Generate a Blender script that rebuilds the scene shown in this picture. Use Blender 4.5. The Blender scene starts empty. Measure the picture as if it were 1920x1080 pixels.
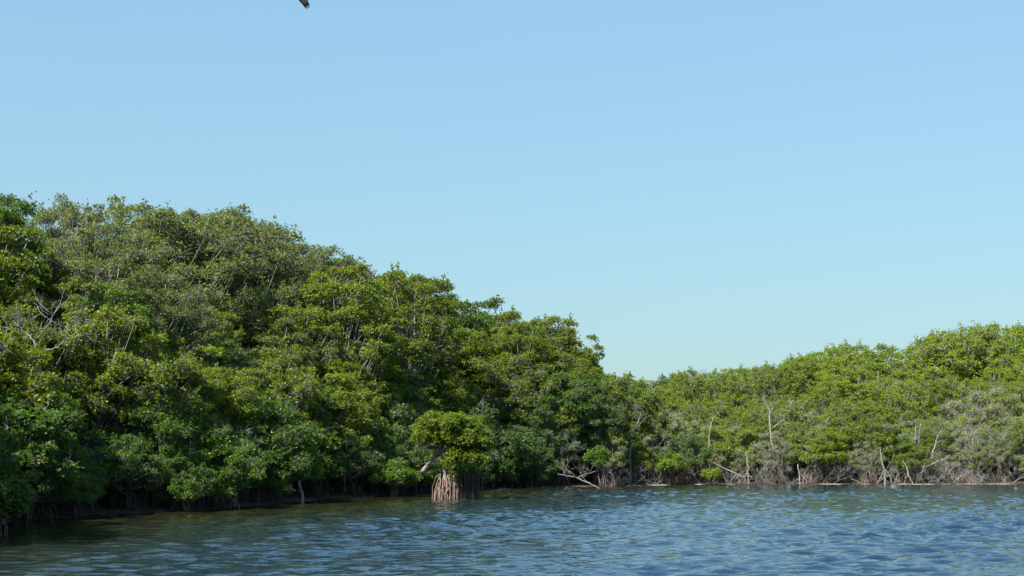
import bpy, math
import numpy as np
from mathutils import Vector

S = bpy.context.scene
COL = S.collection
R = math.radians

# ------------------------------------------------------------------ camera
CAM_H = 2.3
FPX = 1920 * 50 / 36.0                  # focal length in photo pixels
PITCH = math.atan(307 / FPX)            # the water horizon lies 307 px under the picture centre
cam = bpy.data.cameras.new('camera')
cam.lens = 50
cam.sensor_width = 36
cam.clip_start = 0.1
cam.clip_end = 9000
cam_o = bpy.data.objects.new('camera', cam)
COL.objects.link(cam_o)
cam_o.location = (0, 0, CAM_H)
cam_o.rotation_euler = (math.pi / 2 + PITCH, 0, 0)
S.camera = cam_o

# ------------------------------------------------------------------ sky and sun
SUN_AZ, SUN_EL = R(221), R(49)
w = bpy.data.worlds.new('World')
S.world = w
w.use_nodes = True
nt = w.node_tree
sky = nt.nodes.new('ShaderNodeTexSky')
sky.sky_type = 'NISHITA'
sky.sun_disc = False
sky.sun_elevation = SUN_EL
sky.sun_rotation = SUN_AZ
sky.air_density = 2.1
sky.dust_density = 0.2
sky.ozone_density = 3.0
sky.altitude = 0
gam = nt.nodes.new('ShaderNodeGamma')          # a clear, evenly bright sky
gam.inputs[1].default_value = 0.43
tint = nt.nodes.new('ShaderNodeMix')
tint.data_type = 'RGBA'
tint.blend_type = 'MULTIPLY'
tint.inputs[0].default_value = 1.0
tint.inputs[7].default_value = (0.785, 1.215, 1.61, 1)
nt.links.new(sky.outputs[0], gam.inputs[0])
nt.links.new(gam.outputs[0], tint.inputs[6])
nt.links.new(tint.outputs[2], nt.nodes['Background'].inputs[0])
nt.nodes['Background'].inputs[1].default_value = 0.112
sun = bpy.data.lights.new('sun', 'SUN')
sun.energy = 5.0
sun.angle = R(0.53)
sun.color = (1.0, 0.95, 0.86)
sun_o = bpy.data.objects.new('sun', sun)
COL.objects.link(sun_o)
to_sun = Vector((math.sin(SUN_AZ) * math.cos(SUN_EL), math.cos(SUN_AZ) * math.cos(SUN_EL), math.sin(SUN_EL)))
sun_o.rotation_euler = to_sun.to_track_quat('Z', 'Y').to_euler()
sun_o.location = (-30, -20, 60)

S.view_settings.view_transform = 'Standard'
S.view_settings.look = 'None'
S.view_settings.exposure = 1.22
S.view_settings.gamma = 1.0
S.view_settings.use_curve_mapping = False

# ------------------------------------------------------------------ helpers
def ray(px, py):
    u, v = (px - 960) / FPX, (540 - py) / FPX
    c, s = math.cos(PITCH), math.sin(PITCH)
    return u, c - v * s, s + v * c

def at(px, py, Y):
    """point seen at a photo pixel, at depth Y along the view"""
    x, y, z = ray(px, py)
    k = Y / y
    return np.array((x * k, Y, CAM_H + z * k))

def on_water(px, py):
    x, y, z = ray(px, py)
    k = -CAM_H / z
    return np.array((x * k, y * k, 0.0))

def proj(x, y, z):
    c, s = math.cos(PITCH), math.sin(PITCH)
    d = y * c + (z - CAM_H) * s
    return 960 + FPX * x / d, 540 - FPX * ((z - CAM_H) * c - y * s) / d

def make_mesh(name, V, Q, smooth=False):
    V = np.asarray(V, np.float32)
    Q = np.asarray(Q, np.int32)
    me = bpy.data.meshes.new(name)
    n = Q.shape[1]
    me.vertices.add(len(V))
    me.vertices.foreach_set('co', V.ravel())
    me.loops.add(Q.size)
    me.loops.foreach_set('vertex_index', Q.ravel())
    me.polygons.add(len(Q))
    me.polygons.foreach_set('loop_start', np.arange(0, Q.size, n, dtype=np.int32))
    if smooth:
        me.polygons.foreach_set('use_smooth', np.ones(len(Q), bool))
    me.update(calc_edges=True)
    me.validate()
    return me

class Geo:
    """collects quads"""
    def __init__(s):
        s.V, s.Q, s.n = [], [], 0
    def add(s, V, Q):
        s.V.append(np.asarray(V, float))
        s.Q.append(np.asarray(Q, int) + s.n)
        s.n += len(V)
    def tube(s, P, rad, k=5):
        P = np.asarray(P, float)
        rad = np.broadcast_to(np.asarray(rad, float), (len(P),))
        T = np.gradient(P, axis=0)
        T /= np.linalg.norm(T, axis=1)[:, None] + 1e-9
        up = np.array((0.31, 0.17, 0.93)) if abs(T[0, 2]) < 0.8 else np.array((0.9, 0.3, 0.1))
        A = np.cross(T, up)
        A /= np.linalg.norm(A, axis=1)[:, None] + 1e-9
        B = np.cross(T, A)
        a = np.arange(k) * 2 * math.pi / k
        V = P[:, None] + rad[:, None, None] * (np.cos(a)[None, :, None] * A[:, None] + np.sin(a)[None, :, None] * B[:, None])
        m = len(P)
        i, j = np.meshgrid(np.arange(m - 1), np.arange(k), indexing='ij')
        j2 = (j + 1) % k
        Q = np.stack([i * k + j, i * k + j2, (i + 1) * k + j2, (i + 1) * k + j], -1).reshape(-1, 4)
        V = np.concatenate([V.reshape(-1, 3), P[:1], P[-1:]])
        caps = []
        for jj in range(0, k - 1, 2):                      # close both ends
            caps.append((m * k, (jj + 2) % k, jj + 1, jj))
            caps.append((m * k + 1, (m - 1) * k + jj, (m - 1) * k + jj + 1, (m - 1) * k + (jj + 2) % k))
        s.add(V, np.concatenate([Q, np.array(caps)]))
    def prisms(s, A, B, ra, rb):
        """many thin three-sided twigs at once"""
        A, B = np.asarray(A, float), np.asarray(B, float)
        if not len(A):
            return
        T = B - A
        T /= np.linalg.norm(T, axis=1)[:, None] + 1e-9
        U = np.cross(T, np.array((0.3, 0.8, 0.52)))
        U /= np.linalg.norm(U, axis=1)[:, None] + 1e-9
        W = np.cross(T, U)
        a = np.arange(3) * 2 * math.pi / 3
        ring = np.cos(a)[None, :, None] * U[:, None] + np.sin(a)[None, :, None] * W[:, None]
        ra = np.broadcast_to(np.asarray(ra, float), (len(A),))[:, None, None]
        rb = np.broadcast_to(np.asarray(rb, float), (len(A),))[:, None, None]
        V = np.concatenate([A[:, None] + ra * ring, B[:, None] + rb * ring], 1).reshape(-1, 3)
        b = np.arange(len(A))[:, None] * 6
        Q = np.concatenate([b + np.array((j, (j + 1) % 3, 3 + (j + 1) % 3, 3 + j)) for j in range(3)], 0)
        s.add(V, Q)
    def leaves(s, rng, P, AX, n=6, L=0.12, W=0.05, spread=(0.5, 1.15)):
        """a rosette of n folded leaves at each point P, opening about the axis AX"""
        m = len(P)
        if not m:
            return
        P = np.repeat(P, n, 0)
        AX = np.repeat(AX / (np.linalg.norm(AX, axis=1)[:, None] + 1e-9), n, 0)
        ref = rng.normal(size=(m * n, 3))
        D = np.cross(AX, ref)
        D /= np.linalg.norm(D, axis=1)[:, None] + 1e-9
        th = rng.uniform(spread[0], spread[1], m * n)[:, None]
        T = np.cos(th) * AX + np.sin(th) * D
        Sd = np.cross(T, AX)
        Sd /= np.linalg.norm(Sd, axis=1)[:, None] + 1e-9
        N = np.cross(Sd, T)
        l = (L * rng.uniform(0.7, 1.2, m * n))[:, None]
        wd = (W * rng.uniform(0.8, 1.2, m * n))[:, None]
        base = P + T * l * 0.12
        mid = P + T * l * 0.58
        fold = N * wd * 0.22
        V = np.stack([base, mid + Sd * wd * 0.5 + fold, P + T * l - fold * 0.4, mid - Sd * wd * 0.5 + fold], 1).reshape(-1, 3)
        s.add(V, np.arange(m * n * 4).reshape(-1, 4))
    def mesh(s, name, smooth=False):
        return make_mesh(name, np.concatenate(s.V), np.concatenate(s.Q), smooth)

def put(name, me, mat, parent=None, loc=None):
    o = bpy.data.objects.new(name, me)
    COL.objects.link(o)
    if mat is not None:
        if len(me.materials) == 0:
            me.materials.append(mat)
        o.material_slots[0].link = 'OBJECT'
        o.material_slots[0].material = mat
    if parent is not None:
        o.parent = parent
    if loc is not None:
        o.location = loc
    return o

def tag(o, label, cat, group=None):
    o['label'] = label
    o['category'] = cat
    if group:
        o['group'] = group
    return o

def empty(name, loc, rz=0.0, sc=(1, 1, 1)):
    o = bpy.data.objects.new(name, None)
    o.empty_display_size = 0.3
    COL.objects.link(o)
    o.location = loc
    o.rotation_euler = (0, 0, rz)
    o.scale = sc
    return o

def unit(v):
    v = np.asarray(v, float)
    return v / (np.linalg.norm(v) + 1e-9)

def bez(a, b, c, n=6):
    t = np.linspace(0, 1, n)[:, None]
    return (1 - t) ** 2 * np.asarray(a, float) + 2 * t * (1 - t) * np.asarray(b, float) + t * t * np.asarray(c, float)

# ------------------------------------------------------------------ materials
def new_mat(name):
    m = bpy.data.materials.new(name)
    m.use_nodes = True
    t = m.node_tree
    return m, t, t.nodes, t.links, t.nodes['Principled BSDF']

def leaf_mat(name, dark, mid, light, trans=0.40, rough=0.42, old=0.012):
    m, t, N, L, p = new_mat(name)
    g = N.new('ShaderNodeNewGeometry')
    oi = N.new('ShaderNodeObjectInfo')
    ramp = N.new('ShaderNodeValToRGB')
    e = ramp.color_ramp.elements
    e[0].position, e[0].color = 0.0, (*dark, 1)
    e[1].position, e[1].color = 1.0, (*light, 1)
    k = e.new(0.5)
    k.color = (*mid, 1)
    # leaf by leaf, and a whole crown a little lighter or darker
    mix = N.new('ShaderNodeMath'); mix.operation = 'MULTIPLY_ADD'
    L.new(oi.outputs['Random'], mix.inputs[0]); mix.inputs[1].default_value = 0.45
    half = N.new('ShaderNodeMath'); half.operation = 'MULTIPLY'
    L.new(g.outputs['Random Per Island'], half.inputs[0]); half.inputs[1].default_value = 0.55
    L.new(half.outputs[0], mix.inputs[2])
    L.new(mix.outputs[0], ramp.inputs[0])
    # a few old yellow and brown leaves
    gt = N.new('ShaderNodeMath'); gt.operation = 'LESS_THAN'
    L.new(g.outputs['Random Per Island'], gt.inputs[0]); gt.inputs[1].default_value = old
    mx = N.new('ShaderNodeMix'); mx.data_type = 'RGBA'
    L.new(gt.outputs[0], mx.inputs[0]); L.new(ramp.outputs[0], mx.inputs[6]); mx.inputs[7].default_value = (0.30, 0.20, 0.03, 1)
    L.new(mx.outputs[2], p.inputs['Base Color'])
    p.inputs['Roughness'].default_value = rough
    p.inputs['Specular IOR Level'].default_value = 0.36
    tr = N.new('ShaderNodeBsdfTranslucent')
    hs = N.new('ShaderNodeHueSaturation')
    hs.inputs['Hue'].default_value = 0.485; hs.inputs['Saturation'].default_value = 1.15; hs.inputs['Value'].default_value = 1.75
    L.new(mx.outputs[2], hs.inputs['Color']); L.new(hs.outputs[0], tr.inputs[0])
    ms = N.new('ShaderNodeMixShader'); ms.inputs[0].default_value = trans
    L.new(p.outputs[0], ms.inputs[1]); L.new(tr.outputs[0], ms.inputs[2])
    L.new(ms.outputs[0], N['Material Output'].inputs[0])
    return m

def bark_mat(name, a, b, scale=6.0, rough=0.85):
    m, t, N, L, p = new_mat(name)
    tc = N.new('ShaderNodeTexCoord')
    mp = N.new('ShaderNodeMapping'); mp.inputs['Scale'].default_value = (1, 1, 0.35)
    no = N.new('ShaderNodeTexNoise'); no.inputs['Scale'].default_value = scale; no.inputs['Detail'].default_value = 6
    ramp = N.new('ShaderNodeValToRGB')
    ramp.color_ramp.elements[0].position, ramp.color_ramp.elements[0].color = 0.32, (*a, 1)
    ramp.color_ramp.elements[1].position, ramp.color_ramp.elements[1].color = 0.7, (*b, 1)
    L.new(tc.outputs['Object'], mp.inputs[0]); L.new(mp.outputs[0], no.inputs[0]); L.new(no.outputs[0], ramp.inputs[0])
    L.new(ramp.outputs[0], p.inputs['Base Color'])
    bp = N.new('ShaderNodeBump'); bp.inputs['Strength'].default_value = 0.5; bp.inputs['Distance'].default_value = 0.02
    L.new(no.outputs[0], bp.inputs['Height']); L.new(bp.outputs[0], p.inputs['Normal'])
    p.inputs['Roughness'].default_value = rough
    return m

MAT = {
    'green':  leaf_mat('leaf_green',  (0.036, 0.086, 0.012), (0.070, 0.146, 0.018), (0.124, 0.205, 0.026)),
    'dark':   leaf_mat('leaf_dark',   (0.030, 0.076, 0.014), (0.058, 0.122, 0.021), (0.098, 0.172, 0.029)),
    'yellow': leaf_mat('leaf_yellow', (0.068, 0.115, 0.009), (0.118, 0.180, 0.013), (0.182, 0.234, 0.022), old=0.02),
    'olive':  leaf_mat('leaf_olive',  (0.080, 0.116, 0.022), (0.130, 0.176, 0.040), (0.198, 0.240, 0.072), trans=0.32),
    'far':    leaf_mat('leaf_far',    (0.092, 0.152, 0.010), (0.152, 0.228, 0.014), (0.220, 0.280, 0.024), old=0.01),
    'bark':   bark_mat('bark_grey', (0.12, 0.105, 0.09), (0.30, 0.28, 0.25)),
    'twig':   bark_mat('twig_grey', (0.13, 0.12, 0.108), (0.28, 0.262, 0.24), 3),
    'twigpale': bark_mat('twig_pale', (0.15, 0.142, 0.128), (0.33, 0.315, 0.29), 3),
    'root':   bark_mat('root_brown', (0.10, 0.070, 0.052), (0.26, 0.185, 0.145), 4),
    'rootred': bark_mat('root_reddish', (0.13, 0.085, 0.062), (0.33, 0.235, 0.185), 4),
    'rootshade': bark_mat('root_shaded', (0.022, 0.017, 0.014), (0.085, 0.066, 0.055), 4),  # root brown darkened: shade under the bank put into the colour
    'barkshade': bark_mat('bark_shaded', (0.05, 0.043, 0.037), (0.15, 0.135, 0.12)),  # grey bark darkened, with the bank's shade in the colour
    'dead':   bark_mat('dead_wood_pale', (0.15, 0.138, 0.122), (0.34, 0.32, 0.29), 4),
}

# ------------------------------------------------------------------ shore
SHORE = np.array([(-30, -60), (-20, 0), (-18.6, 30), (-17.2, 45), (-15.9, 52), (-12.6, 57), (-10.9, 64), (-9.2, 70),
                  (-6.6, 77), (-4.0, 86), (-0.5, 92.5), (5, 95.5), (9, 99.5), (16, 103), (24, 102.7), (36, 102.6), (50, 102),
                  (80, 97), (200, 60)], float)

def shore_dist(X, Y):
    """signed distance to the shoreline, positive on land"""
    X, Y = np.asarray(X, float), np.asarray(Y, float)
    best = np.full(X.shape, 1e9)
    sign = np.zeros(X.shape)
    for (ax, ay), (bx, by) in zip(SHORE[:-1], SHORE[1:]):
        dx, dy = bx - ax, by - ay
        t = np.clip(((X - ax) * dx + (Y - ay) * dy) / (dx * dx + dy * dy), 0, 1)
        d = np.hypot(X - ax - t * dx, Y - ay - t * dy)
        c = dx * (Y - ay) - dy * (X - ax)
        upd = d < best
        best = np.where(upd, d, best)
        sign = np.where(upd, np.sign(c), sign)
    return best * sign

def smooth01(t):
    t = np.clip(t, 0, 1)
    return t * t * (3 - 2 * t)

def wob(X, Y):
    return 0.35 * np.sin(X * 0.9 + Y * 0.37) + 0.25 * np.sin(X * -0.53 + Y * 1.31 + 1.7) + 0.15 * np.sin(X * 2.3 + Y * 2.1)

def ground_z(X, Y):
    s = shore_dist(X, Y) + wob(X, Y)
    return np.where(s > 0, 0.02 + 0.12 * smooth01(s / 1.2) + 0.35 * smooth01(s / 14), -0.9 * smooth01(-s / 5) + 0.02)

def gz(x, y):
    return float(ground_z(np.array([x]), np.array([y]))[0])

def axis(lo, hi, step, far):
    mid = np.arange(lo, hi + step / 2, step)
    out = [20, 60, 160, 400, 1000, far]
    return np.concatenate([[lo - k for k in out[::-1]], mid, [hi + k for k in out]])

def grid(xs, ys, zf):
    X, Y = np.meshgrid(xs, ys)
    Z = zf(X, Y)
    n = len(xs)
    i, j = np.meshgrid(np.arange(len(ys) - 1), np.arange(n - 1), indexing='ij')
    Q = np.stack([i * n + j, i * n + j + 1, (i + 1) * n + j + 1, (i + 1) * n + j], -1).reshape(-1, 4)
    return np.stack([X, Y, Z], -1).reshape(-1, 3), Q

# ground: river bed and muddy banks in one sheet
V, Q = grid(axis(-60, 90, 1.2, 4000), axis(-20, 150, 1.2, 4000), ground_z)
m, t, N, L, p = new_mat('mud')
tc = N.new('ShaderNodeTexCoord')
n1 = N.new('ShaderNodeTexNoise'); n1.inputs['Scale'].default_value = 1.3; n1.inputs['Detail'].default_value = 8
L.new(tc.outputs['Object'], n1.inputs[0])
rp = N.new('ShaderNodeValToRGB')
rp.color_ramp.elements[0].position, rp.color_ramp.elements[0].color = 0.35, (0.022, 0.017, 0.012, 1)
rp.color_ramp.elements[1].position, rp.color_ramp.elements[1].color = 0.7, (0.065, 0.052, 0.038, 1)
L.new(n1.outputs[0], rp.inputs[0]); L.new(rp.outputs[0], p.inputs['Base Color'])
bp = N.new('ShaderNodeBump'); bp.inputs['Strength'].default_value = 0.7; bp.inputs['Distance'].default_value = 0.08
L.new(n1.outputs[0], bp.inputs['Height']); L.new(bp.outputs[0], p.inputs['Normal'])
p.inputs['Roughness'].default_value = 0.8
g = put('ground', make_mesh('ground', V, Q, True), m)
g['kind'] = 'structure'

# water: wind ripples as real waves, the finest as relief
rng = np.random.default_rng(7)
NW = 110
lam = np.exp(rng.uniform(math.log(0.36), math.log(1.25), NW))
ang = rng.normal(R(-100), R(38), NW)
ph = rng.uniform(0, 2 * math.pi, NW)
amp = 0.0047 * lam ** 0.95
def water_z(X, Y):
    near = (X > -35) & (X < 60) & (Y > -10) & (Y < 120)
    Z = np.zeros(X.shape)
    x, y = X[near], Y[near]
    z = np.zeros(x.shape)
    for k in range(NW):
        kk = 2 * math.pi / lam[k]
        z += amp[k] * np.sin(kk * (x * math.cos(ang[k]) + y * math.sin(ang[k])) + ph[k])
    gust = 0.75 + 0.3 * np.sin(x * 0.11 + y * 0.05 + 0.6) * np.sin(y * 0.13 - x * 0.04) + 0.15 * np.sin(x * 0.4 - y * 0.23)
    calm = 0.40 + 0.60 * smooth01((-shore_dist(x, y) - 0.5) / (14 - 9 * smooth01((x - 2) / 12)))
    edge = smooth01((y - 8) / 6) * smooth01((118 - y) / 8) * smooth01((58 - x) / 8) * smooth01((x + 33) / 8)
    z = z + 3.0 * z * np.abs(z)                        # peaked crests, flat troughs
    Z[near] = z * gust * calm * edge
    return Z
ys = [8.0]
while ys[-1] < 112:
    ys.append(ys[-1] + max(0.12, ys[-1] * 0.0038))
ys = np.concatenate([[-4000, -1000, -300, -60, -10, 0], ys, [130, 200, 500, 1500, 4000]])
xs = np.concatenate([[-4000, -1000, -300, -80, -35], np.arange(-20, 41, 0.165), [46, 60, 120, 400, 1200, 4000]])
V, Q = grid(xs, ys, water_z)
m, t, N, L, p = new_mat('river_water')
at_ = N.new('ShaderNodeAttribute'); at_.attribute_name = 'depth'
cm = N.new('ShaderNodeValToRGB')                       # shallow: the brown bed shows; deep: dark, with reflected sky blue put into the colour
cm.color_ramp.elements[0].position, cm.color_ramp.elements[0].color = 0.0, (0.024, 0.019, 0.007, 1)
cm.color_ramp.elements[1].position, cm.color_ramp.elements[1].color = 1.0, (0.006, 0.021, 0.044, 1)
e = cm.color_ramp.elements.new(0.4); e.color = (0.015, 0.018, 0.010, 1)
L.new(at_.outputs['Fac'], cm.inputs[0]); L.new(cm.outputs[0], p.inputs['Base Color'])
p.inputs['Roughness'].default_value = 0.03
p.inputs['IOR'].default_value = 1.333
tc = N.new('ShaderNodeTexCoord')
mp = N.new('ShaderNodeMapping'); mp.inputs['Scale'].default_value = (0.7, 1.25, 1)
L.new(tc.outputs['Object'], mp.inputs[0])
n1 = N.new('ShaderNodeTexNoise'); n1.inputs['Scale'].default_value = 3.6; n1.inputs['Detail'].default_value = 2; n1.inputs['Roughness'].default_value = 0.5
L.new(mp.outputs[0], n1.inputs[0])
n2 = N.new('ShaderNodeTexNoise'); n2.inputs['Scale'].default_value = 0.09; n2.inputs['Detail'].default_value = 2      # wind patches
L.new(mp.outputs[0], n2.inputs[0])
mr = N.new('ShaderNodeMapRange'); mr.inputs[1].default_value = 0.35; mr.inputs[2].default_value = 0.65; mr.inputs[3].default_value = 0.018; mr.inputs[4].default_value = 0.036
L.new(n2.outputs[0], mr.inputs[0])
sh = N.new('ShaderNodeMath'); sh.operation = 'POWER'; sh.inputs[1].default_value = 1.4      # sharper crests
L.new(n1.outputs[0], sh.inputs[0])
bp = N.new('ShaderNodeBump'); bp.inputs['Strength'].default_value = 1.0
L.new(mr.outputs[0], bp.inputs['Distance'])
L.new(sh.outputs[0], bp.inputs['Height']); L.new(bp.outputs[0], p.inputs['Normal'])
wme = make_mesh('water', V, Q, True)
wat = wme.attributes.new('depth', 'FLOAT', 'POINT')
wat.data.foreach_set('value', np.clip(-shore_dist(V[:, 0], V[:, 1]) / 13, 0, 1).astype(np.float32))
wo = put('water', wme, m)
wo['kind'] = 'structure'

# ------------------------------------------------------------------ tree prototypes
def crown_geo(rng, H, Rc, z0, ncl, ros, leafL, leafW, n=6, bare=0.12, twig_r=0.009, cs=1.0):
    """a crown of many clumps; returns leaf mesh, branch mesh, trunk mesh"""
    leaf, br, tk = Geo(), Geo(), Geo()
    zc = z0 + (H - z0) * 0.42
    up, dn = H - zc, zc - z0
    lean = rng.normal(0, 0.09 * H, 2)
    zb = 1.0                                              # where the trunk leaves its roots
    top = np.array((lean[0], lean[1], zc + up * 0.45))
    bend = rng.normal(0, 0.25, 2)
    tp = bez((0, 0, 0.0), (bend[0], bend[1], H * 0.3), top, 9)
    r0 = 0.045 + 0.0125 * H
    tk.tube(tp, np.linspace(r0, r0 * 0.3, 9), 7)
    cls = []
    tries = 0
    while len(cls) < ncl and tries < ncl * 40:
        tries += 1
        d = unit(rng.normal(size=3))
        if d[2] < -0.55:
            continue
        rr = rng.uniform(0.62, 0.98) if rng.random() < 0.78 else rng.uniform(0.2, 0.6)
        lob = 1 + 0.16 * math.sin(3 * math.atan2(d[1], d[0]) + H * 7.1) + 0.10 * math.sin(5 * math.atan2(d[1], d[0]) + 2 * d[2] + Rc * 9)
        r = rng.uniform(0.30, 0.62) * (0.8 + 0.1 * Rc) * cs
        c = np.array((d[0] * Rc * lob, d[1] * Rc * lob, d[2] * (up if d[2] > 0 else dn) - r * 0.4)) * rr
        c = c + (top[0] * 0.7, top[1] * 0.7, zc)
        if any(np.linalg.norm((c - q[0]) * (1, 1, 1.25)) < 0.66 * (r + q[1]) for q in cls):
            continue
        cls.append((c, r, d))
    for c, r, d in cls:
        # limb from the trunk to the clump
        k = rng.integers(3, 8)
        a = tp[k] if tp[k][2] < c[2] + 0.3 else tp[max(2, k - 3)]
        mid = (a + c) / 2 + rng.normal(0, 0.16, 3) + (0, 0, -0.12)
        P = bez(a, mid, c, 6)
        lr = 0.016 + 0.011 * np.linalg.norm(c - a) * 0.7
        br.tube(P, np.linspace(lr, 0.011, 6), 4)
        m = int(ros * r * r / 0.22)
        D = rng.normal(size=(m, 3))
        D /= np.linalg.norm(D, axis=1)[:, None]
        D = D + 0.45 * d + (0, 0, 0.35)
        D /= np.linalg.norm(D, axis=1)[:, None]
        rad = r * rng.uniform(0.45, 1.08, m) * (1 + 0.22 * np.sin(D[:, 0] * 7 + c[0] * 5) * np.sin(D[:, 1] * 6 + c[1] * 3))
        P = c + D * rad[:, None] * (1.08, 1.08, 0.62)
        ax = D * 0.8 + np.array((0, 0, 0.55)) + rng.normal(0, 0.35, (m, 3))
        # twigs, some of them bare
        sel = rng.random(m) < 0.2
        org = c + (P - c) * rng.uniform(0.0, 0.35, m)[:, None]
        br.prisms(org[sel], P[sel], twig_r * 1.3, twig_r * 0.7)
        keep = rng.random(m) > bare * rng.uniform(0.3, 1.7)
        gone = ~keep
        org2 = org[gone] + rng.normal(0, 0.10, (gone.sum(), 3))
        knee = (org[gone] + P[gone]) / 2 + rng.normal(0, 0.09, (gone.sum(), 3))
        tip = P[gone] + D[gone] * rng.uniform(-0.08, 0.14, gone.sum())[:, None] + rng.normal(0, 0.10, (gone.sum(), 3))
        br.prisms(org2, knee, twig_r * 1.3, twig_r)
        br.prisms(knee, tip, twig_r, twig_r * 0.55)
        for q in range(2):                                # side twiglets
            br.prisms(knee, (knee + tip) / 2 + rng.normal(0, 0.14, (gone.sum(), 3)) + (0, 0, 0.05), twig_r * 0.75, twig_r * 0.45)
        leaf.leaves(rng, P[keep], ax[keep], n, leafL, leafW)
    # loose sprigs standing out of the outline
    for q in range(int(ncl * 0.8)):
        c, r, d = cls[rng.integers(len(cls))]
        dd = unit(d + rng.normal(0, 0.35, 3) + (0, 0, 0.5))
        e = c + dd * r * rng.uniform(1.1, 1.5)
        br.prisms([c], [e], twig_r * 1.4, twig_r * 0.8)
        u = rng.uniform(0.55, 1.0, 6)[:, None]
        P = c + (e - c) * u + rng.normal(0, 0.06, (6, 3))
        leaf.leaves(rng, P, dd + rng.normal(0, 0.5, (6, 3)) + (0, 0, 0.3), n, leafL, leafW)
    return leaf.mesh('crown'), br.mesh('branches', True), tk.mesh('trunk', True)

def root_geo(rng, n, hmax, spread, r=0.022, hang=0, zlo=-0.5):
    """arching stilt roots, some forked, and straight hanging roots"""
    g = Geo()
    for i in range(n):
        a = rng.uniform(0, 2 * math.pi)
        h = hmax * rng.uniform(0.35, 1.0)
        d = spread * rng.uniform(0.25, 1.0)
        o = np.array((math.cos(a), math.sin(a), 0))
        s0 = o * 0.06 + (0, 0, h)
        e = o * d + np.array((rng.normal(0, 0.15), rng.normal(0, 0.15), zlo))
        mid = o * d * rng.uniform(0.7, 1.05) + (0, 0, h * rng.uniform(0.85, 1.15))
        P = bez(s0, mid, e, 8) + rng.normal(0, 0.018, (8, 3))
        rr = r * rng.uniform(0.7, 1.4)
        g.tube(P, np.linspace(rr * 1.25, rr * 0.85, 8), 5)
        for f in range(rng.integers(0, 3)):
            k = rng.integers(2, 5)
            b = P[k]
            e2 = b + np.array((rng.normal(0, 0.35), rng.normal(0, 0.35), 0)) + o * rng.uniform(0.0, 0.5)
            e2[2] = zlo
            Q = bez(b, (b[0] * 0.3 + e2[0] * 0.7, b[1] * 0.3 + e2[1] * 0.7, b[2] * rng.uniform(0.75, 1.0)), e2, 6) + rng.normal(0, 0.012, (6, 3))
            g.tube(Q, np.linspace(rr, rr * 0.7, 6), 4)
    for i in range(hang):
        a = rng.uniform(0, 2 * math.pi)
        d = spread * rng.uniform(0.5, 1.5)
        x, y = math.cos(a) * d, math.sin(a) * d
        P = np.array([(x + rng.normal(0, 0.1), y + rng.normal(0, 0.1), hmax * rng.uniform(1.2, 1.9)), (x, y, hmax * 0.8), (x + rng.normal(0, 0.05), y, zlo)])
        g.tube(P, r * rng.uniform(0.4, 0.75), 4)
    return g.mesh('prop_roots', True)

class Proto:
    def __init__(s, seed, H, Rc, z0, ncl, ros, L, W, n=6, bare=0.12, roots=None, tr=0.009, cs=1.0):
        rng = np.random.default_rng(seed)
        s.H, s.R = H, Rc
        s.crown, s.branches, s.trunk = crown_geo(rng, H, Rc, z0, ncl, ros, L, W, n, bare, tr, cs)
        s.roots = root_geo(rng, *roots) if roots else None

PR = {
    'small':  [Proto(10 + i, 4.6, 2.1, 0.9, 50, 98, 0.120, 0.058, bare=b, roots=(24, 1.8, 1.6, 0.018, 10)) for i, b in enumerate((0.06, 0.12, 0.18))],
    'skirt':  [Proto(15 + i, 4.4, 2.2, 0.25, 60, 98, 0.120, 0.058, bare=b, roots=(14, 1.5, 1.3, 0.018, 6)) for i, b in enumerate((0.06, 0.10, 0.14))],
    'medium': [Proto(20 + i, 7.6, 2.6, 2.0, 84, 94, 0.120, 0.058, bare=b, roots=(12, 2.0, 1.8, 0.026, 8)) for i, b in enumerate((0.06, 0.12, 0.16))],
    'tall':   [Proto(30 + i, 11.5, 2.9, 4.6, 100, 96, 0.120, 0.058, bare=b) for i, b in enumerate((0.06, 0.12))],
    'fine':   [Proto(40 + i, 12.0, 3.3, 5.0, 120, 82, 0.102, 0.047, bare=b, n=6) for i, b in enumerate((0.07, 0.13, 0.10))],
    'dense':  [Proto(60 + i, 8.0, 2.5, 3.0, 170, 104, 0.098, 0.050, bare=b, n=5, cs=0.70) for i, b in enumerate((0.03, 0.09, 0.05))],
    'twiggy': [Proto(50 + i, 5.2, 2.1, 1.0, 56, 70, 0.112, 0.052, bare=b, roots=(30, 1.9, 1.7, 0.018, 4), tr=0.011) for i, b in enumerate((0.30, 0.44, 0.36))],
}

def tree(name, kind, loc, H, leaf, label, group=None, rz=0.0, wide=1.0, variant=0, roots=True, root='root', bark='bark', cat='tree'):
    P = PR[kind][variant % len(PR[kind])]
    s = H / P.H
    o = empty(name, loc, rz, (s * wide, s * wide, s))
    tag(o, label, cat, group)
    put('trunk', P.trunk, MAT[bark], o)
    put('branches', P.branches, MAT['twigpale' if kind == 'twiggy' else 'twig'], o)
    put('crown', P.crown, MAT[leaf], o)
    if roots and P.roots:
        q = put('prop_roots', P.roots, MAT[root], o)
        q['kind'] = 'stuff'
    return o

# ------------------------------------------------------------------ the forest
SKY_X = [-300, 0, 40, 62, 96, 120, 150, 200, 240, 290, 350, 410, 450, 480, 500, 545, 580, 640, 690, 720, 745, 810, 860, 900, 940,
         1000, 1060, 1072, 1084, 1130, 1160, 1190, 1205, 1250, 1330, 1400, 1480, 1540, 1600, 1700, 1760, 1850, 1920, 2200]
SKY_Y = [340, 380, 430, 476, 476, 440, 400, 360, 372, 382, 390, 386, 396, 408, 434, 436, 466, 480, 502, 510, 500, 510, 530, 552, 573,
         592, 600, 622, 676, 684, 695, 700, 708, 700, 691, 684, 673, 657, 646, 629, 621, 606, 600, 590]

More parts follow.
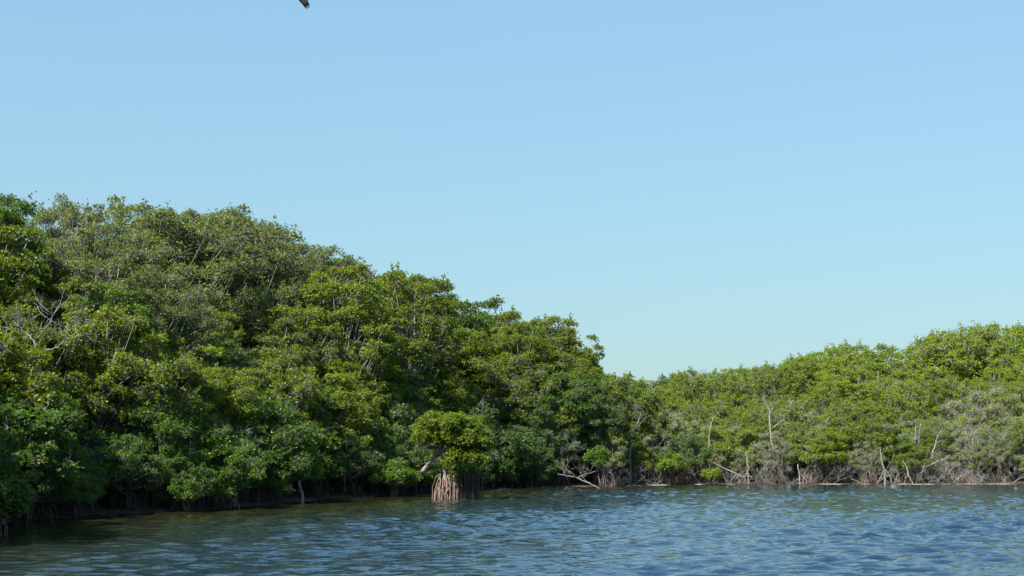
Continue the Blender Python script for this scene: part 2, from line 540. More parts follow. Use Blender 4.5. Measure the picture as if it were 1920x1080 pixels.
def cap(x, y, r):
    """greatest height that stays under the photographed skyline at this spot"""
    px = [960 + FPX * (x + k * r) / (y * math.cos(PITCH) + 5 * math.sin(PITCH)) for k in (-0.75, -0.4, 0, 0.4, 0.75)]
    pys = np.interp(px, SKY_X, SKY_Y)
    hs = []
    for k, py in zip((-0.75, -0.4, 0, 0.4, 0.75), pys):
        hs.append(at(960, py, y)[2] + r * 0.55 * k * k)
    return min(hs)


LANDMARKS = [   # things one can find, and where they stand
    (on_water(835, 936)[:2], 'the lone mangrove in the water'),
    (np.array((-9.9, 68.0)), 'the leaning dead trunk'),
    (np.array((-16.9, 53.2)), 'the dead tree with spreading grey branches'),
    (on_water(22, 1001)[:2], 'the low bush at the water'),
    (np.array((-21.0, 66.0)), 'the grey-green crest trees'),
    (np.array((4.5, 93.5)), 'the fallen dead branch at the waterline'),
    (np.array((9.0, 101.0)), 'the pale bare stem'),
    (np.array((15.5, 103.6)), 'the fallen log'),
    (np.array((19.2, 105.0)), 'the forked grey dead tree'),
    (np.array((31.0, 119.0)), 'the tall bare snag'),
    (np.array((30.3, 103.5)), 'the white forked dead tree'),
    (np.array((34.5, 104.0)), 'the three-stemmed dead tree'),
]
def near_mark(x, y):
    d = [math.hypot(x - a[0][0], y - a[0][1]) for a in LANDMARKS]
    k = int(np.argmin(d))
    p, n = LANDMARKS[k]
    rel = 'beside' if d[k] < 3.5 else ('behind' if shore_dist(np.array([x]), np.array([y]))[0] > shore_dist(np.array([p[0]]), np.array([p[1]]))[0] + 2 else 'near')
    return rel + ' ' + n, k

rng = np.random.default_rng(3)
placed = []
def spaced(x, y, d):
    return all((x - a) ** 2 + (y - b) ** 2 > d * d for a, b in placed)

CLEAR = [(-3.3, 71.5, 3.6), (-3.6, 76.5, 2.6)]        # open water round the lone mangrove

def describe(x, y, s, right, kind, leaf, H, under=False):
    where, k = near_mark(x, y)
    size = 'low' if H < 4.6 else ('mid-height' if H < 8.5 else 'tall')
    tone = {'green': 'green', 'dark': 'deep green', 'yellow': 'yellow-green', 'olive': 'grey-green fine-leaved', 'far': 'bright yellow-green'}[leaf]
    if leaf == 'olive':
        where = where.replace('the grey-green crest trees', 'the low bush at the water')
    if kind == 'twiggy':
        a = size + ' half-bare mangrove with grey twigs'
    elif under:
        a = size + ' shaded ' + tone + ' understorey mangrove'
    elif s > (20 if right else 10):
        a = size + ' ' + tone + ' skyline mangrove'
    elif s < 3:
        a = size + ' ' + tone + ' shoreline mangrove with stilt roots'
    else:
        a = size + ' ' + tone + ' mangrove crown'
    lab = a + ' ' + where
    return lab, lab

def add_tree(x, y, s, H, kind, leaf, right, under=False, roots=None, u=0.5):
    placed.append((x, y))
    z = gz(x, y)
    lab, grp = describe(x, y, s, right, kind, leaf, H, under)
    return tree('mangrove_tree', kind, (x, y, z), H - z, leaf, lab, grp, rng.uniform(0, 6.283), rng.uniform(0.9, 1.15), int(rng.integers(0, 12)),
                roots=(s < 5.5) if roots is None else roots, root=('rootred' if u < 0.3 else 'root') if right else 'rootshade', bark='bark' if right else 'barkshade')

cand = np.stack([rng.uniform(-45, 60, 60000), rng.uniform(30, 138, 60000)], 1)
sd = shore_dist(cand[:, 0], cand[:, 1])
for (x, y), s in zip(cand, sd):
    right = x > 4 + (y - 92) * 0.35
    smax = 25 if right else 17
    if s < 0.2 or s > smax:
        continue
    px, _ = proj(x, y, 4)
    if px < (-420 if y < 50 else -150) or px > 2030:
        continue
    if y < 34 or (y < 44 and s > 9):
        continue
    if any(math.hypot(x - a, y - b) < r for a, b, r in CLEAR):
        continue
    if not right and s < 2.6 and (185 < px < 290 or 505 < px < 690):
        continue
    d = (1.7 + 0.055 * s) if right else (1.8 + 0.085 * s)
    if not spaced(x, y, d):
        continue
    c = cap(x, y, 1.7)
    H = (3.3 + 0.42 * s) if right else (4.0 + 0.95 * s)
    H *= rng.uniform(0.62, 1.15) if s < 2.2 else rng.uniform(0.85, 1.12)
    last = s > smax - 7
    f = rng.uniform(0.96, 1.02) if right else (rng.uniform(0.97, 1.03) if last else rng.uniform(0.93, 1.01))
    H = c * f if last else min(H, c * f)
    H = max(H, 2.3)
    tpx, tpy = proj(x, y, H)
    u = rng.random()
    if right:
        kind = 'small' if H < 4.6 else 'dense'
        leaf = 'far' if u < 0.92 else 'yellow'
        if s < 7 and u < 0.62:
            kind = 'twiggy'
        if 1540 < tpx < 1920 and 725 < tpy < 810 and u < 0.6:
            kind = 'twiggy'
        if tpx < 1300 and s < 6 and leaf == 'far' and u > 0.35:
            leaf = 'green'
    else:
        kind = 'small' if H < 5.8 else ('medium' if H < 9.3 else 'tall')
        leaf = 'green' if u < 0.72 else 'dark'
        if kind != 'small' and u < 0.75:
            leaf = 'yellow'
        if tpx < 470 and 470 < tpy < 600:
            leaf = 'yellow' if u < 0.8 else 'green'
        if 70 < tpx < 600 and tpy < 505:
            kind, leaf = 'fine', 'olive'
        if 250 < tpx < 640 and 505 <= tpy < 600 and u < 0.55:
            leaf = 'olive'
        if 880 < tpx < 1200 and s < 4:
            leaf = 'dark'
        if kind == 'small' and u > 0.84:
            kind = 'twiggy'
        elif kind == 'small' and s < 3.0:
            kind = 'skirt'
    add_tree(x, y, s, H, kind, leaf, right, u=u)
print('CANOPY', len(placed))

# low mangroves under the canopy
canopy, placed = placed, []
for (x, y), s in zip(cand[::-1], sd[::-1]):
    right = x > 4 + (y - 92) * 0.35
    px, _ = proj(x, y, 2)
    recess = not right and (180 < px < 295 or 500 < px < 690)
    if not ((0.5 if recess else 2.0) < s < (10 if right else 16)):
        continue
    if px < -60 or px > 1960 or not spaced(x, y, 1.9 if recess and s < 3 else (2.7 if s < 9 else 3.6)) or any(math.hypot(x - a, y - b) < 0.7 for a, b in canopy):
        continue
    H = rng.uniform(3.0, 4.4) if s > 5 else rng.uniform(2.6, 3.4)
    add_tree(x, y, s, H, 'small', 'dark', right, True, roots=True)
print('UNDER', len(placed))

# low boughs that hang out over the water, unevenly spaced
yy = 47.0
while yy < 91:
    yy += rng.uniform(1.8, 4.6)
    xs_ = np.linspace(-22, 4, 200)
    x = float(xs_[np.argmin(np.abs(shore_dist(xs_, np.full(200, yy)) - rng.uniform(-0.5, 0.1)))])
    if any(math.hypot(x - a, yy - b) < r for a, b, r in CLEAR):
        continue
    qx = proj(x, yy, 2)[0]
    if 175 < qx < 300 or 495 < qx < 690:
        continue
    add_tree(x, yy, 0.0, rng.uniform(2.1, 3.4), 'skirt', 'green' if rng.random() < 0.6 else 'dark', False)
for x, y, H in ((-18.7, 38.2, 9.0), (-18.9, 35.2, 9.5), (-20.5, 40.0, 10.0)):  # unseen bank trees, added to shade the low bush
    add_tree(x, y, 1.5, H, 'medium', 'green', False)

# ------------------------------------------------------------------ single things
# crowns that stand clear of each other against the sky
for px, py, Y, wide, kind, leaf, lab, var in ((-8, 343, 60.0, 0.72, 'tall', 'green', 'tall green crown with a gap of sky beside it above the crest', 1),
                                              (172, 357, 66.0, 0.70, 'fine', 'olive', 'loose grey-green crown with sky showing through on the crest', 1),
                                              (978, 590, 99.0, 0.85, 'tall', 'yellow', 'yellow-green crown ending the tall bank above the low saddle', 0),
                                              (1010, 602, 100.5, 0.62, 'tall', 'yellow', 'slimmer leafy top at the end of the tall bank above the saddle', 2),
                                              (640, 479, 82.0, 0.95, 'tall', 'yellow', 'sunlit crown filling the slope between grey-green crest and bulging rounded crown', 0),
                                              (770, 500, 91.0, 0.9, 'tall', 'yellow', 'rounded yellow-green crown bulging from the slope of the tall bank', 1)):
    q = at(px, py, Y)
    z = gz(q[0], Y)
    tree('mangrove_tree', kind, (q[0], Y, z), q[2] - z, leaf, lab, None, 1.1, wide, var, roots=False, bark='barkshade')
def fill_pad(leaf, br, rng, c, rx, rz, ncl, ros, org, L=0.108, W=0.052, bare=0.08, tr=0.009):
    """a pad of foliage: clumps through a flattened ellipsoid"""
    c = np.asarray(c, float)
    for i in range(ncl):
        d = unit(rng.normal(size=3))
        if d[2] < -0.3:
            d[2] *= -0.5
        q = c + d * (rx, rx, rz) * rng.uniform(0.35, 0.92)
        r = rng.uniform(0.26, 0.46)
        P = bez(org, (org + q) / 2 + rng.normal(0, 0.12, 3), q, 6)
        br.tube(P, np.linspace(0.030, 0.010, 6), 4)
        m = int(ros * r * r / 0.22)
        D = rng.normal(size=(m, 3)) + 0.5 * d + (0, 0, 0.3)
        D /= np.linalg.norm(D, axis=1)[:, None]
        P = q + D * (r * rng.uniform(0.4, 1.1, m))[:, None] * (1, 1, 0.75)
        ax = D * 0.8 + np.array((0, 0, 0.5)) + rng.normal(0, 0.35, (m, 3))
        sel = rng.random(m) < 0.35
        br.prisms(q + (P[sel] - q) * 0.2, P[sel], tr * 1.3, tr * 0.7)
        keep = rng.random(m) > bare
        leaf.leaves(rng, P[keep], ax[keep], 6, L, W)

def spray(g, rng, p, d, length, r, depth, spread=0.6, up=0.05):
    """bare forking branch"""
    p = np.asarray(p, float)
    d = unit(d)
    n = 5
    pts = [p]
    for i in range(n - 1):
        d = unit(d + rng.normal(0, 0.13, 3) + (0, 0, up))
        pts.append(pts[-1] + d * length / (n - 1))
    g.tube(pts, np.linspace(r, r * 0.6, n), 5 if r > 0.02 else 3)
    if depth:
        for k in range(rng.integers(2, 4)):
            q = pts[rng.integers(2, n)]
            spray(g, rng, q, d + rng.normal(0, spread, 3), length * rng.uniform(0.45, 0.75), r * 0.55, depth - 1, spread, up)

# the lone mangrove standing in the water on a bundle of reddish stilt roots
rng = np.random.default_rng(21)
b = on_water(838, 936)
Y0 = b[1]
o = empty('mangrove_tree', (b[0], b[1], -0.5))
tag(o, 'lone small mangrove standing in the water on a bundle of reddish stilt roots', 'tree')
B0 = np.array((b[0], b[1], -0.5))
loc = lambda px, py, Y=Y0: at(px, py, Y) - B0
leaf, br, tk = Geo(), Geo(), Geo()
hub = loc(838, 872)
fork = loc(826, 842)
tk.tube(bez(loc(836, 905), loc(833, 880), fork, 8), np.linspace(0.075, 0.06, 8), 7)
tk.tube(bez(hub, loc(850, 855), loc(868, 835), 6), np.linspace(0.06, 0.035, 6), 6)
tk.tube(bez(loc(792, 886, Y0 + 1.2), loc(806, 868, Y0 + 0.7), fork, 7), np.linspace(0.15, 0.085, 7), 8)
tk.tube(bez(loc(832, 862), loc(815, 868), loc(798, 872), 5), np.linspace(0.05, 0.03, 5), 6)
fill_pad(leaf, br, rng, loc(848, 806) + (0, -0.1, 0), 1.75, 0.98, 58, 118, fork + (0.1, 0, 0.1), bare=0.06)
fill_pad(leaf, br, rng, loc(806, 806) + (0, -0.2, 0), 0.72, 0.75, 16, 118, fork, bare=0.06)
fill_pad(leaf, br, rng, loc(874, 855) + (0, -0.40, 0), 1.15, 0.66, 34, 118, loc(862, 848), bare=0.06)
fill_pad(leaf, br, rng, loc(805, 838), 0.55, 0.25, 5, 70, fork, bare=0.4)
fill_pad(leaf, br, rng, loc(902, 836) + (0, -0.2, 0), 0.75, 0.6, 14, 110, loc(868, 838), bare=0.1)
fill_pad(leaf, br, rng, loc(850, 868) + (0, -0.55, 0), 0.55, 0.22, 7, 100, loc(855, 850), bare=0.15)
fill_pad(leaf, br, rng, loc(808, 824) + (0, -0.3, 0), 0.75, 0.42, 12, 110, fork, bare=0.12)
fill_pad(leaf, br, rng, loc(848, 826) + (0, -0.5, 0), 0.9, 0.5, 14, 110, fork, bare=0.1)
fill_pad(leaf, br, rng, loc(862, 832) + (0, -0.5, 0), 1.1, 0.55, 22, 118, loc(850, 840), bare=0.05)
for k in range(4):
    spray(br, rng, fork, (rng.normal(-0.6, 0.4), -0.2, rng.uniform(-0.1, 0.5)), 0.9, 0.02, 2)
put('trunk', tk.mesh('trunk', True), MAT['bark'], o)
put('branches', br.mesh('branches', True), MAT['twig'], o)
put('crown', leaf.mesh('crown'), MAT['yellow'], o)
for k in range(54):                                     # each stilt root its own piece
    g = Geo()
    a = rng.uniform(0, 2 * math.pi)
    d = rng.uniform(0.15, 0.98)
    h = rng.uniform(0.4, 1.3)
    e = np.array((math.cos(a) * d * 0.95, math.sin(a) * d, 0.0))
    kq = max(0.3, 0.75 - 0.28 * h)
    st = np.array((e[0] * kq + rng.normal(0, 0.07), e[1] * kq + rng.normal(0, 0.07), h + 0.5))
    P = bez(st, st + (e - st) * (0.75, 0.75, 0.10) + rng.normal(0, 0.16, 3), e, 8) + rng.normal(0, 0.018, (8, 3))
    g.tube(P, np.linspace(0.024, 0.020, 8) * rng.uniform(0.4, 1.5), 6)
    put('prop_root', g.mesh('prop_root', True), MAT['rootred' if k % 3 == 0 else 'root'], o)
for k in range(40):                                     # thinner roots under the lower pad, coloured darker for the side away from the sun
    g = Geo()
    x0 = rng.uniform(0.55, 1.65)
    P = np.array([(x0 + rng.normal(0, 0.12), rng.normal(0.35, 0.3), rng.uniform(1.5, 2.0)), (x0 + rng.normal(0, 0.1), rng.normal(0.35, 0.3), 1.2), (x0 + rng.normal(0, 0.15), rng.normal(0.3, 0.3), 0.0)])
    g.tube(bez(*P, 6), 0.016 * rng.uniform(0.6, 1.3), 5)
    put('prop_root', g.mesh('prop_root', True), MAT['rootshade'], o)

def bush(px0, px1, py0, py1, Y, leafm, label, seed, ncl=34, group=None):
    rng = np.random.default_rng(seed)
    c = at((px0 + px1) / 2, (py0 + py1) / 2, Y)
    lo, hi = at(px0, py1, Y), at(px1, py0, Y)
    base = np.array((c[0], Y, gz(c[0], Y)))
    o = empty('mangrove_bush', tuple(base))
    tag(o, label, 'bush', group)
    leaf, br, tk = Geo(), Geo(), Geo()
    cc = c - base
    for k in range(5):
        e = cc + rng.normal(0, 0.3, 3)
        tk = Geo()
        tk.tube(bez((rng.normal(0, 0.12), rng.normal(0, 0.12), -0.1), (rng.normal(0, 0.3), rng.normal(0, 0.3), cc[2] * 0.6), e, 6), np.linspace(0.03, 0.012, 6), 5)
        put('stem', tk.mesh('stem', True), MAT['barkshade'], o)
    fill_pad(leaf, br, rng, cc, (hi[0] - lo[0]) * 0.5, (hi[2] - lo[2]) * 0.5, ncl, 118, cc * (1, 1, 0.6), bare=0.05)
    put('branches', br.mesh('branches', True), MAT['twig'], o)
    put('crown', leaf.mesh('crown'), MAT[leafm], o)

bush(686, 794, 858, 930, on_water(740, 931)[1], 'green', 'low rounded green mangrove bush beside the lone stilt-rooted mangrove', 31)
bush(-45, 52, 890, 1000, on_water(20, 1003)[1], 'dark', 'low dark green bush at the water touching the river edge alone', 32, 40)

bush(1098, 1158, 838, 888, 94.0, 'green', 'small green bush right above the fallen dead forked branch', 37, 18)
bush(1230, 1290, 850, 900, 99.5, 'far', 'small yellow-green bush among grey roots left of the fallen log', 38, 18)
bush(1316, 1352, 882, 906, 100.8, 'far', 'tiny yellow-green bush at the waterline under the fallen log', 39, 8)

SHRUBS = []
for k in range(7):
    rng = np.random.default_rng(500 + k)
    stems, b = [], Geo()
    for q in range(7):
        d = (rng.normal(0, 0.7), rng.normal(-0.1, 0.5), rng.uniform(0.4, 1.0))
        p0 = np.array((rng.normal(0, 0.35), rng.normal(0, 0.25), -0.1))
        a = Geo() if q < 3 else b
        spray(a, rng, p0, d, 2.0 * rng.uniform(0.4, 0.75), 0.022 if q < 3 else 0.014, 3, 0.75, 0.02)
        if q < 3:
            stems.append(a.mesh('stem', True))
    SHRUBS.append((stems, b.mesh('twigs', True)))
def dead_shrub(x, y, h, k, label, group):
    o = empty('dead_shrub', (x, y, gz(x, y)), rs.uniform(-0.9, 0.9), (rs.choice((-1, 1)) * h / 2, h / 2, h / 2))
    tag(o, label, 'shrub', group)
    for me in SHRUBS[k % 7][0]:
        put('stem', me, MAT['twig'], o)
    put('twigs', SHRUBS[k % 7][1], MAT['twig'], o)['kind'] = 'stuff'
rs = np.random.default_rng(77)
for k in range(40):
    px = rs.uniform(1130, 1915)
    x = (px - 960) / FPX * 102
    yy = np.linspace(88, 106, 60)
    y = float(yy[np.argmin(np.abs(shore_dist(np.full(60, x), yy) - rs.uniform(-0.1, 0.6)))])
    w_, _k = near_mark(x, y)
    lab = 'grey leafless twig shrub tangled at the far waterline ' + w_
    dead_shrub(x, y, rs.uniform(1.3, 2.6), k, lab, lab)

def deadwood(name, label, parts, Y, mat, cat='dead tree', ground=True, twigs=0, seed=0, group=None, thin=None):
    """parts: lists of photo pixels with (px, py, radius[, extra depth]); the first one is the trunk"""
    rng = np.random.default_rng(seed + 900)
    P0 = [at(q[0], q[1], Y + (q[3] if len(q) > 3 else 0)) for q in parts[0]]
    base = np.array((P0[0][0], P0[0][1], gz(P0[0][0], P0[0][1]) if ground else P0[0][2]))
    o = empty(name, tuple(base))
    tag(o, label, cat, group)
    for i, part in enumerate(parts):
        pts = [at(q[0], q[1], Y + (q[3] if len(q) > 3 else 0)) - base for q in part]
        rad = [q[2] * (thin or (0.6 if Y > 95 else 0.7)) for q in part]
        if i == 0 and ground and pts[0][2] > 0.05:
            pts = [np.array((pts[0][0] * 0.8, pts[0][1], -0.1))] + pts
            rad = [rad[0] * 1.15] + rad
        # resample with a little crookedness
        t = np.linspace(0, len(pts) - 1, 4 * len(pts) + 1)
        A = np.array([np.interp(t, range(len(pts)), [p[k] for p in pts]) for k in range(3)]).T
        A[1:-1] += rng.normal(0, 0.02, A[1:-1].shape)
        g = Geo()
        g.tube(A, np.interp(t, range(len(pts)), rad), 7)
        ob = put('trunk' if i == 0 else 'branch', g.mesh('branch', True), MAT[mat], o)
        if twigs:
            h = Geo()
            for k in range(twigs):
                q = A[rng.integers(len(A) // 2, len(A))]
                spray(h, rng, q, (rng.normal(0, 0.7), rng.normal(-0.3, 0.5), rng.uniform(0.1, 1.0)), rng.uniform(0.4, 1.0), 0.016, 2)
            put('twigs', h.mesh('twigs', True), MAT['twig'], ob)['kind'] = 'stuff'
    return o

deadwood('dead_tree', 'leaning dead grey trunk with a broken side limb at the shaded bank', [[(566, 926, 0.12), (557, 895, 0.12), (547, 872, 0.10), (538, 855, 0.06)], [(552, 888, 0.09), (543, 897, 0.08), (527, 906, 0.05)]], 66.5, 'bark', twigs=2, seed=1)
deadwood('dead_tree', 'dead tree with spreading grey branches among green crowns on the tall bank',
         [[(70, 760, 0.09), (74, 690, 0.08), (66, 640, 0.07), (45, 622, 0.05), (28, 605, 0.03)], [(70, 660, 0.06), (100, 655, 0.05), (120, 640, 0.04), (148, 620, 0.025)], [(66, 640, 0.05), (90, 610, 0.035), (100, 590, 0.02)],
          [(72, 690, 0.05), (40, 660, 0.04), (15, 640, 0.025)]], 53.2, 'twig', twigs=9, seed=2, thin=0.5)
deadwood('mangrove_sapling', 'thin pale mangrove stem on spread roots in the dark water under the bank', [[(440, 952, 0.03), (441, 925, 0.03), (442, 890, 0.022), (443, 868, 0.015)], [(441, 928, 0.02), (436, 940, 0.02), (430, 956, 0.018)], [(441, 928, 0.02), (446, 942, 0.02), (450, 956, 0.018)], [(440, 930, 0.02), (433, 905, 0.018), (424, 895, 0.012)]], 58.5, 'dead', 'sapling', ground=False, seed=3)
deadwood('fallen_branch', 'fallen dead forked branch lying at the waterline in front of roots', [[(1127, 917, 0.05), (1100, 904, 0.06), (1081, 895, 0.06)], [(1081, 895, 0.05), (1062, 892, 0.04), (1046, 889, 0.025)], [(1083, 896, 0.045), (1100, 888, 0.035), (1117, 884, 0.02)]], 91.3, 'twig', 'branch', ground=False, twigs=3, seed=4)
deadwood('dead_tree', 'pale bare stem leaning up out of dark green foliage', [[(1182, 845, 0.07), (1187, 820, 0.07), (1194, 797, 0.055), (1202, 774, 0.03)], [(1190, 808, 0.04), (1200, 795, 0.03), (1211, 780, 0.015)]], 99.3, 'dead', twigs=5, seed=5)
deadwood('fallen_log', 'long fallen grey log sloping down into the water among stilt roots', [[(1325, 862, 0.05), (1340, 869, 0.08), (1365, 882, 0.09), (1393, 894, 0.08), (1411, 893, 0.04)], [(1380, 889, 0.05), (1372, 900, 0.04), (1366, 908, 0.03)], [(1352, 876, 0.05), (1345, 864, 0.03)]], 101.6, 'twig', 'log', ground=False, twigs=2, seed=6)
deadwood('dead_tree', 'forked grey dead tree standing above the low far mangroves', [[(1447, 830, 0.10), (1444, 805, 0.10), (1443, 770, 0.08), (1436, 755, 0.06), (1430, 744, 0.03)], [(1446, 803, 0.06), (1458, 795, 0.05), (1471, 786, 0.025)], [(1443, 775, 0.04), (1452, 760, 0.02)]], 105.2, 'dead', twigs=5, seed=7)
deadwood('dead_tree', 'dark crooked dead stem with a thin top behind the fallen log', [[(1330, 825, 0.08), (1331, 805, 0.08), (1334, 792, 0.07), (1342, 779, 0.05), (1350, 772, 0.03)]], 103.6, 'bark', twigs=5, seed=8)
deadwood('dead_snag', 'tall bare snag poking out of the sunlit green canopy slope', [[(1648, 740, 0.07), (1647, 720, 0.06), (1646, 697, 0.04)]], 117.0, 'dead', seed=9)
deadwood('dead_tree', 'white forked dead tree with a side branch above far stilt roots', [[(1746, 858, 0.07), (1748, 848, 0.08), (1754, 832, 0.08), (1759, 817, 0.05), (1766, 806, 0.025)], [(1755, 829, 0.05), (1765, 826, 0.035), (1776, 825, 0.02)], [(1758, 819, 0.04), (1752, 810, 0.02)]], 103.0, 'dead', twigs=4, seed=10)
deadwood('dead_tree', 'slender straight dead stem, one of a close pair in the twiggy belt', [[(1716, 840, 0.06), (1716, 822, 0.06), (1717, 798, 0.035)]], 104.5, 'dead', twigs=5, seed=11, group='pair of dead stems')
deadwood('dead_tree', 'slender straight dead stem, one of a close pair in the twiggy belt', [[(1721, 842, 0.06), (1723, 824, 0.06), (1726, 794, 0.03)]], 104.7, 'dead', twigs=5, seed=12, group='pair of dead stems')
deadwood('dead_tree', 'three-stemmed grey dead tree fanning out above far stilt roots', [[(1824, 875, 0.07), (1824, 862, 0.07), (1824, 826, 0.05), (1831, 806, 0.025)], [(1826, 853, 0.045), (1833, 841, 0.04), (1842, 828, 0.02)], [(1823, 850, 0.04), (1818, 838, 0.035), (1822, 826, 0.02)]], 103.2, 'dead', twigs=5, seed=13)
deadwood('dead_tree', 'long slanting grey dead stem rising over dark far foliage', [[(1858, 872, 0.06), (1863, 855, 0.06), (1875, 832, 0.05), (1887, 811, 0.025)], [(1874, 834, 0.03), (1868, 820, 0.015)]], 103.4, 'dead', twigs=4, seed=14)
deadwood('dead_tree', 'short grey dead stem splitting over reddish roots on the far shore', [[(1659, 882, 0.09), (1654, 870, 0.08), (1651, 850, 0.06), (1650, 838, 0.03)], [(1659, 880, 0.05), (1652, 893, 0.045), (1645, 906, 0.04)], [(1660, 880, 0.05), (1668, 892, 0.045), (1672, 906, 0.04)], [(1657, 892, 0.04), (1675, 892, 0.04), (1689, 905, 0.03)]], 102.0, 'dead', twigs=2, seed=15)
deadwood('dead_tree', 'white stilt-legged dead stump at the edge of the far shore', [[(1710, 903, 0.06), (1703, 890, 0.08), (1700, 876, 0.07), (1692, 863, 0.03)], [(1703, 890, 0.05), (1698, 898, 0.04), (1695, 906, 0.04)]], 101.4, 'dead', 'stump', seed=16)
deadwood('fallen_branch', 'pale arching dead branch propped on two legs over far roots', [[(1737, 875, 0.04), (1754, 867, 0.05), (1768, 861, 0.06), (1782, 853, 0.03)], [(1773, 862, 0.05), (1774, 876, 0.05), (1776, 892, 0.04)], [(1777, 866, 0.05), (1780, 884, 0.05), (1788, 902, 0.04)]], 101.6, 'twig', 'branch', ground=False, twigs=2, seed=17)
deadwood('dead_tree', 'pale upright stem base beside dense reddish roots', [[(1403, 884, 0.08), (1401, 865, 0.07), (1399, 846, 0.04)], [(1403, 880, 0.05), (1397, 893, 0.04), (1393, 906, 0.03)]], 102.0, 'dead', twigs=3, seed=18)
deadwood('dead_tree', 'thick short pale stem standing in a thicket of brown roots', [[(1500, 905, 0.08), (1499, 890, 0.08), (1496, 871, 0.05)], [(1498, 886, 0.05), (1508, 896, 0.04), (1515, 906, 0.03)]], 101.6, 'dead', twigs=2, seed=19)

# pale sand showing at the far waterline
m, t, N, L, p = new_mat('pale_sand')
no = N.new('ShaderNodeTexNoise'); no.inputs['Scale'].default_value = 5
rp = N.new('ShaderNodeValToRGB')
rp.color_ramp.elements[0].color = (0.10, 0.09, 0.075, 1); rp.color_ramp.elements[1].color = (0.30, 0.28, 0.25, 1)
L.new(no.outputs[0], rp.inputs[0]); L.new(rp.outputs[0], p.inputs['Base Color'])
p.inputs['Roughness'].default_value = 0.9
rs = np.random.default_rng(5)
for px, half in ((1010, 1.2), (1180, 0.7), (1225, 0.9), (1300, 0.8), (1365, 0.6), (1560, 1.0), (1640, 0.8), (1700, 0.7), (1730, 1.3), (1785, 1.6), (1830, 1.4), (1880, 1.1)):
    x0 = (px - 960) / FPX * 101
    yy = np.linspace(86, 106, 200)
    y0 = float(yy[np.argmin(np.abs(shore_dist(np.full(200, x0), yy) + wob(np.full(200, x0), yy) + 0.35))])
    n = 18
    a = np.linspace(0, 2 * math.pi, n, endpoint=False)
    rr = 1 + rs.normal(0, 0.16, n)
    rim = np.stack([np.cos(a) * half * rr, np.sin(a) * 0.32 * rr, np.full(n, -0.12)], 1)
    top = rim * (0.72, 0.72, 0) + (0, 0, 0.022) + rs.normal(0, 0.006, (n, 3))
    V = np.concatenate([rim, top, top * (0.4, 0.4, 1) + (0, 0, 0.012)])
    Q = [(r * n + i, r * n + (i + 1) % n, (r + 1) * n + (i + 1) % n, (r + 1) * n + i) for r in (0, 1) for i in range(n)]
    Q += [(2 * n + i, 2 * n + i + 1, 2 * n + n - 2 - i, 2 * n + n - 1 - i) for i in range(n // 2 - 1)]
    o = put('sand_bank', make_mesh('sand_bank', V, Q, True), m, None, (x0, y0, 0.0))
    o['kind'] = 'structure'

# pale stones under the shaded bank
m, t, N, L, p = new_mat('pale_stone')
no = N.new('ShaderNodeTexNoise'); no.inputs['Scale'].default_value = 9
rp = N.new('ShaderNodeValToRGB')
rp.color_ramp.elements[0].color = (0.25, 0.26, 0.26, 1); rp.color_ramp.elements[1].color = (0.6, 0.6, 0.58, 1)
L.new(no.outputs[0], rp.inputs[0]); L.new(rp.outputs[0], p.inputs['Base Color'])
p.inputs['Roughness'].default_value = 0.7
MAT['stone'] = m
def stone(px, py, Y, sx, sy, sz, seed, name, label, mat='stone', cat='stone'):
    rng = np.random.default_rng(seed)
    n, k = 12, 7
    th = np.linspace(0, 2 * math.pi, n, endpoint=False)
    f = np.linspace(-1, 1, k) * math.pi * 0.49
    V = np.array([(math.cos(a) * math.cos(b) * sx, math.sin(a) * math.cos(b) * sy, math.sin(b) * sz) for b in f for a in th])
    V *= 1 + rng.normal(0, 0.06, (len(V), 1))
    Q = [(i * n + j, i * n + (j + 1) % n, (i + 1) * n + (j + 1) % n, (i + 1) * n + j) for i in range(k - 1) for j in range(n)]
    c = at(px, py, Y)
    o = put(name, make_mesh(name, V, Q, True), MAT[mat], None, (c[0], Y, c[2]))
    return tag(o, label, cat)
stone(84, 957, on_water(84, 962)[1], 0.17, 0.1, 0.06, 1, 'stone', 'flat pale stone in the black shade under the bank')
stone(104, 957, on_water(104, 961)[1], 0.13, 0.1, 0.08, 2, 'stone', 'rounded white stone beside the flat pale one under the bank')

# the bird: only a wing tip reaches into the picture
m, t, N, L, p = new_mat('dark_plumage')
no = N.new('ShaderNodeTexNoise'); no.inputs['Scale'].default_value = 14
rp = N.new('ShaderNodeValToRGB')
rp.color_ramp.elements[0].color = (0.006, 0.006, 0.007, 1); rp.color_ramp.elements[1].color = (0.035, 0.03, 0.028, 1)
L.new(no.outputs[0], rp.inputs[0]); L.new(rp.outputs[0], p.inputs['Base Color'])
p.inputs['Roughness'].default_value = 0.7
MAT['plume'] = m
MAT['skin'] = bark_mat('bird_skin', (0.18, 0.05, 0.04), (0.3, 0.09, 0.07), 10)
TIP = at(578, 14, 60.0)
sp = unit((0.50, 0.05, -0.86))                           # along the lower wing, towards its tip
fw = unit(np.array((0.80, -0.25, 0.46)) - sp * np.dot(sp, (0.80, -0.25, 0.46)))
nm = np.cross(sp, fw)
BASE = TIP - sp * 0.88
bird = empty('bird', tuple(BASE))
tag(bird, 'dark soaring bird high in the sky with fingered wing tip', 'bird')
def bp3(a, f, u):
    return sp * a + fw * f + nm * u
g = Geo()                                                # body, lofted
pr = [(-0.34, 0.02), (-0.28, 0.05), (-0.12, 0.085), (0.05, 0.095), (0.18, 0.07), (0.25, 0.045), (0.29, 0.035)]
g.tube([bp3(0, f, -0.01) for f, r in pr], [r for f, r in pr], 10)
body = put('body', g.mesh('body', True), MAT['plume'], bird)
g = Geo()
g.tube([bp3(0, f, -0.02) for f in (0.27, 0.31, 0.35, 0.385)], [0.034, 0.042, 0.036, 0.012], 8)
head = put('head', g.mesh('head', True), MAT['skin'], bird)
g = Geo()
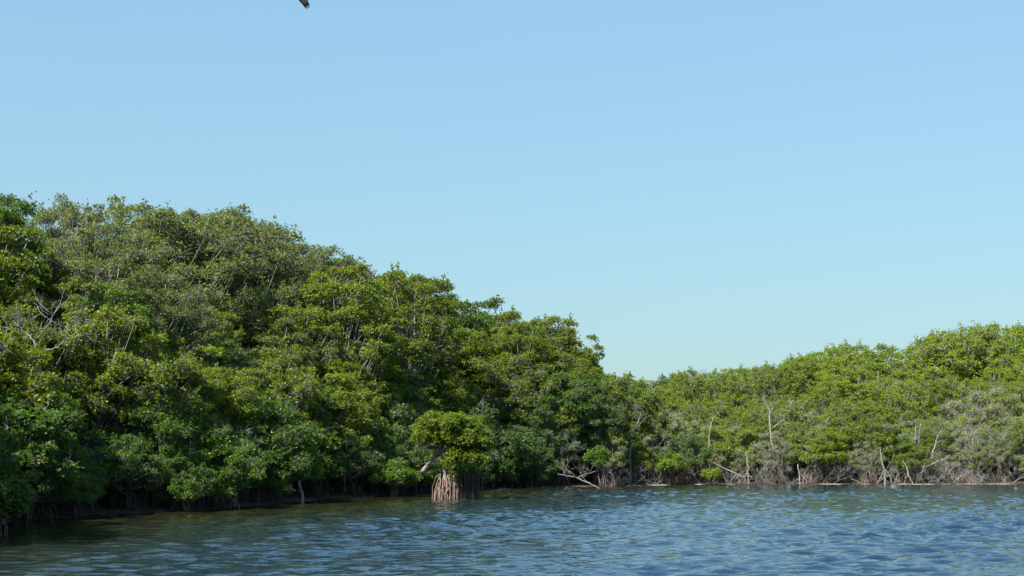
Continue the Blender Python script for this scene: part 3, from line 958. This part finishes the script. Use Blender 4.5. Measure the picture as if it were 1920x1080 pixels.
g.tube([bp3(0, 0.375, -0.02), bp3(0, 0.41, -0.03), bp3(0, 0.43, -0.05)], [0.014, 0.010, 0.003], 6)
put('beak', g.mesh('beak', True), MAT['dead'], head)
def blade(pts, th=0.006):
    """thin closed plate from an outline given as pairs (front, back)"""
    A = np.array([q for pr in pts for q in pr])
    V = np.concatenate([A + nm * th, A - nm * th])
    n, Q = len(A), []
    for i in range(len(pts) - 1):
        a = 2 * i
        Q += [(a, a + 1, a + 3, a + 2), (n + a + 2, n + a + 3, n + a + 1, n + a), (a, a + 2, n + a + 2, n + a), (a + 1, n + a + 1, n + a + 3, a + 3)]
    Q += [(0, n, n + 1, 1), (n - 2, n - 1, 2 * n - 1, 2 * n - 2)]
    return make_mesh('blade', V, Q)
for sgn in (1, -1):
    prof = [(0.04, 0.15, -0.20), (0.2, 0.18, -0.22), (0.38, 0.19, -0.21), (0.55, 0.155, -0.17), (0.68, 0.14, -0.145), (0.78, 0.118, -0.118)]
    wing = put('wing', blade([(bp3(sgn * a, f, 0.05 * a), bp3(sgn * a, b_, 0.05 * a)) for a, f, b_ in prof], 0.012), MAT['plume'], bird)
    for k in range(6):
        f0 = 0.098 - k * 0.039
        an = R(9 - k * 4.5)
        ln = (0.13, 0.18, 0.20, 0.20, 0.18, 0.14)[k]
        q0 = np.array((0.73, f0))
        dr = np.array((math.cos(an), math.sin(an)))
        nr = np.array((-dr[1], dr[0]))
        pts = []
        for tt, wd in ((0, 0.021), (0.45, 0.019), (0.85, 0.014), (1.0, 0.005)):
            c = q0 + dr * (ln * tt)
            a_, b_ = c + nr * wd, c - nr * wd
            pts.append((bp3(sgn * a_[0], a_[1], 0.04), bp3(sgn * b_[0], b_[1], 0.04)))
        put('feather', blade(pts, 0.004), MAT['plume'], wing)
tail = put('tail', blade([(bp3(-0.05, -0.30, 0), bp3(0.05, -0.30, 0)), (bp3(-0.09, -0.46, 0), bp3(0.09, -0.46, 0)), (bp3(-0.10, -0.56, 0), bp3(0.10, -0.56, 0))], 0.006), MAT['plume'], bird)
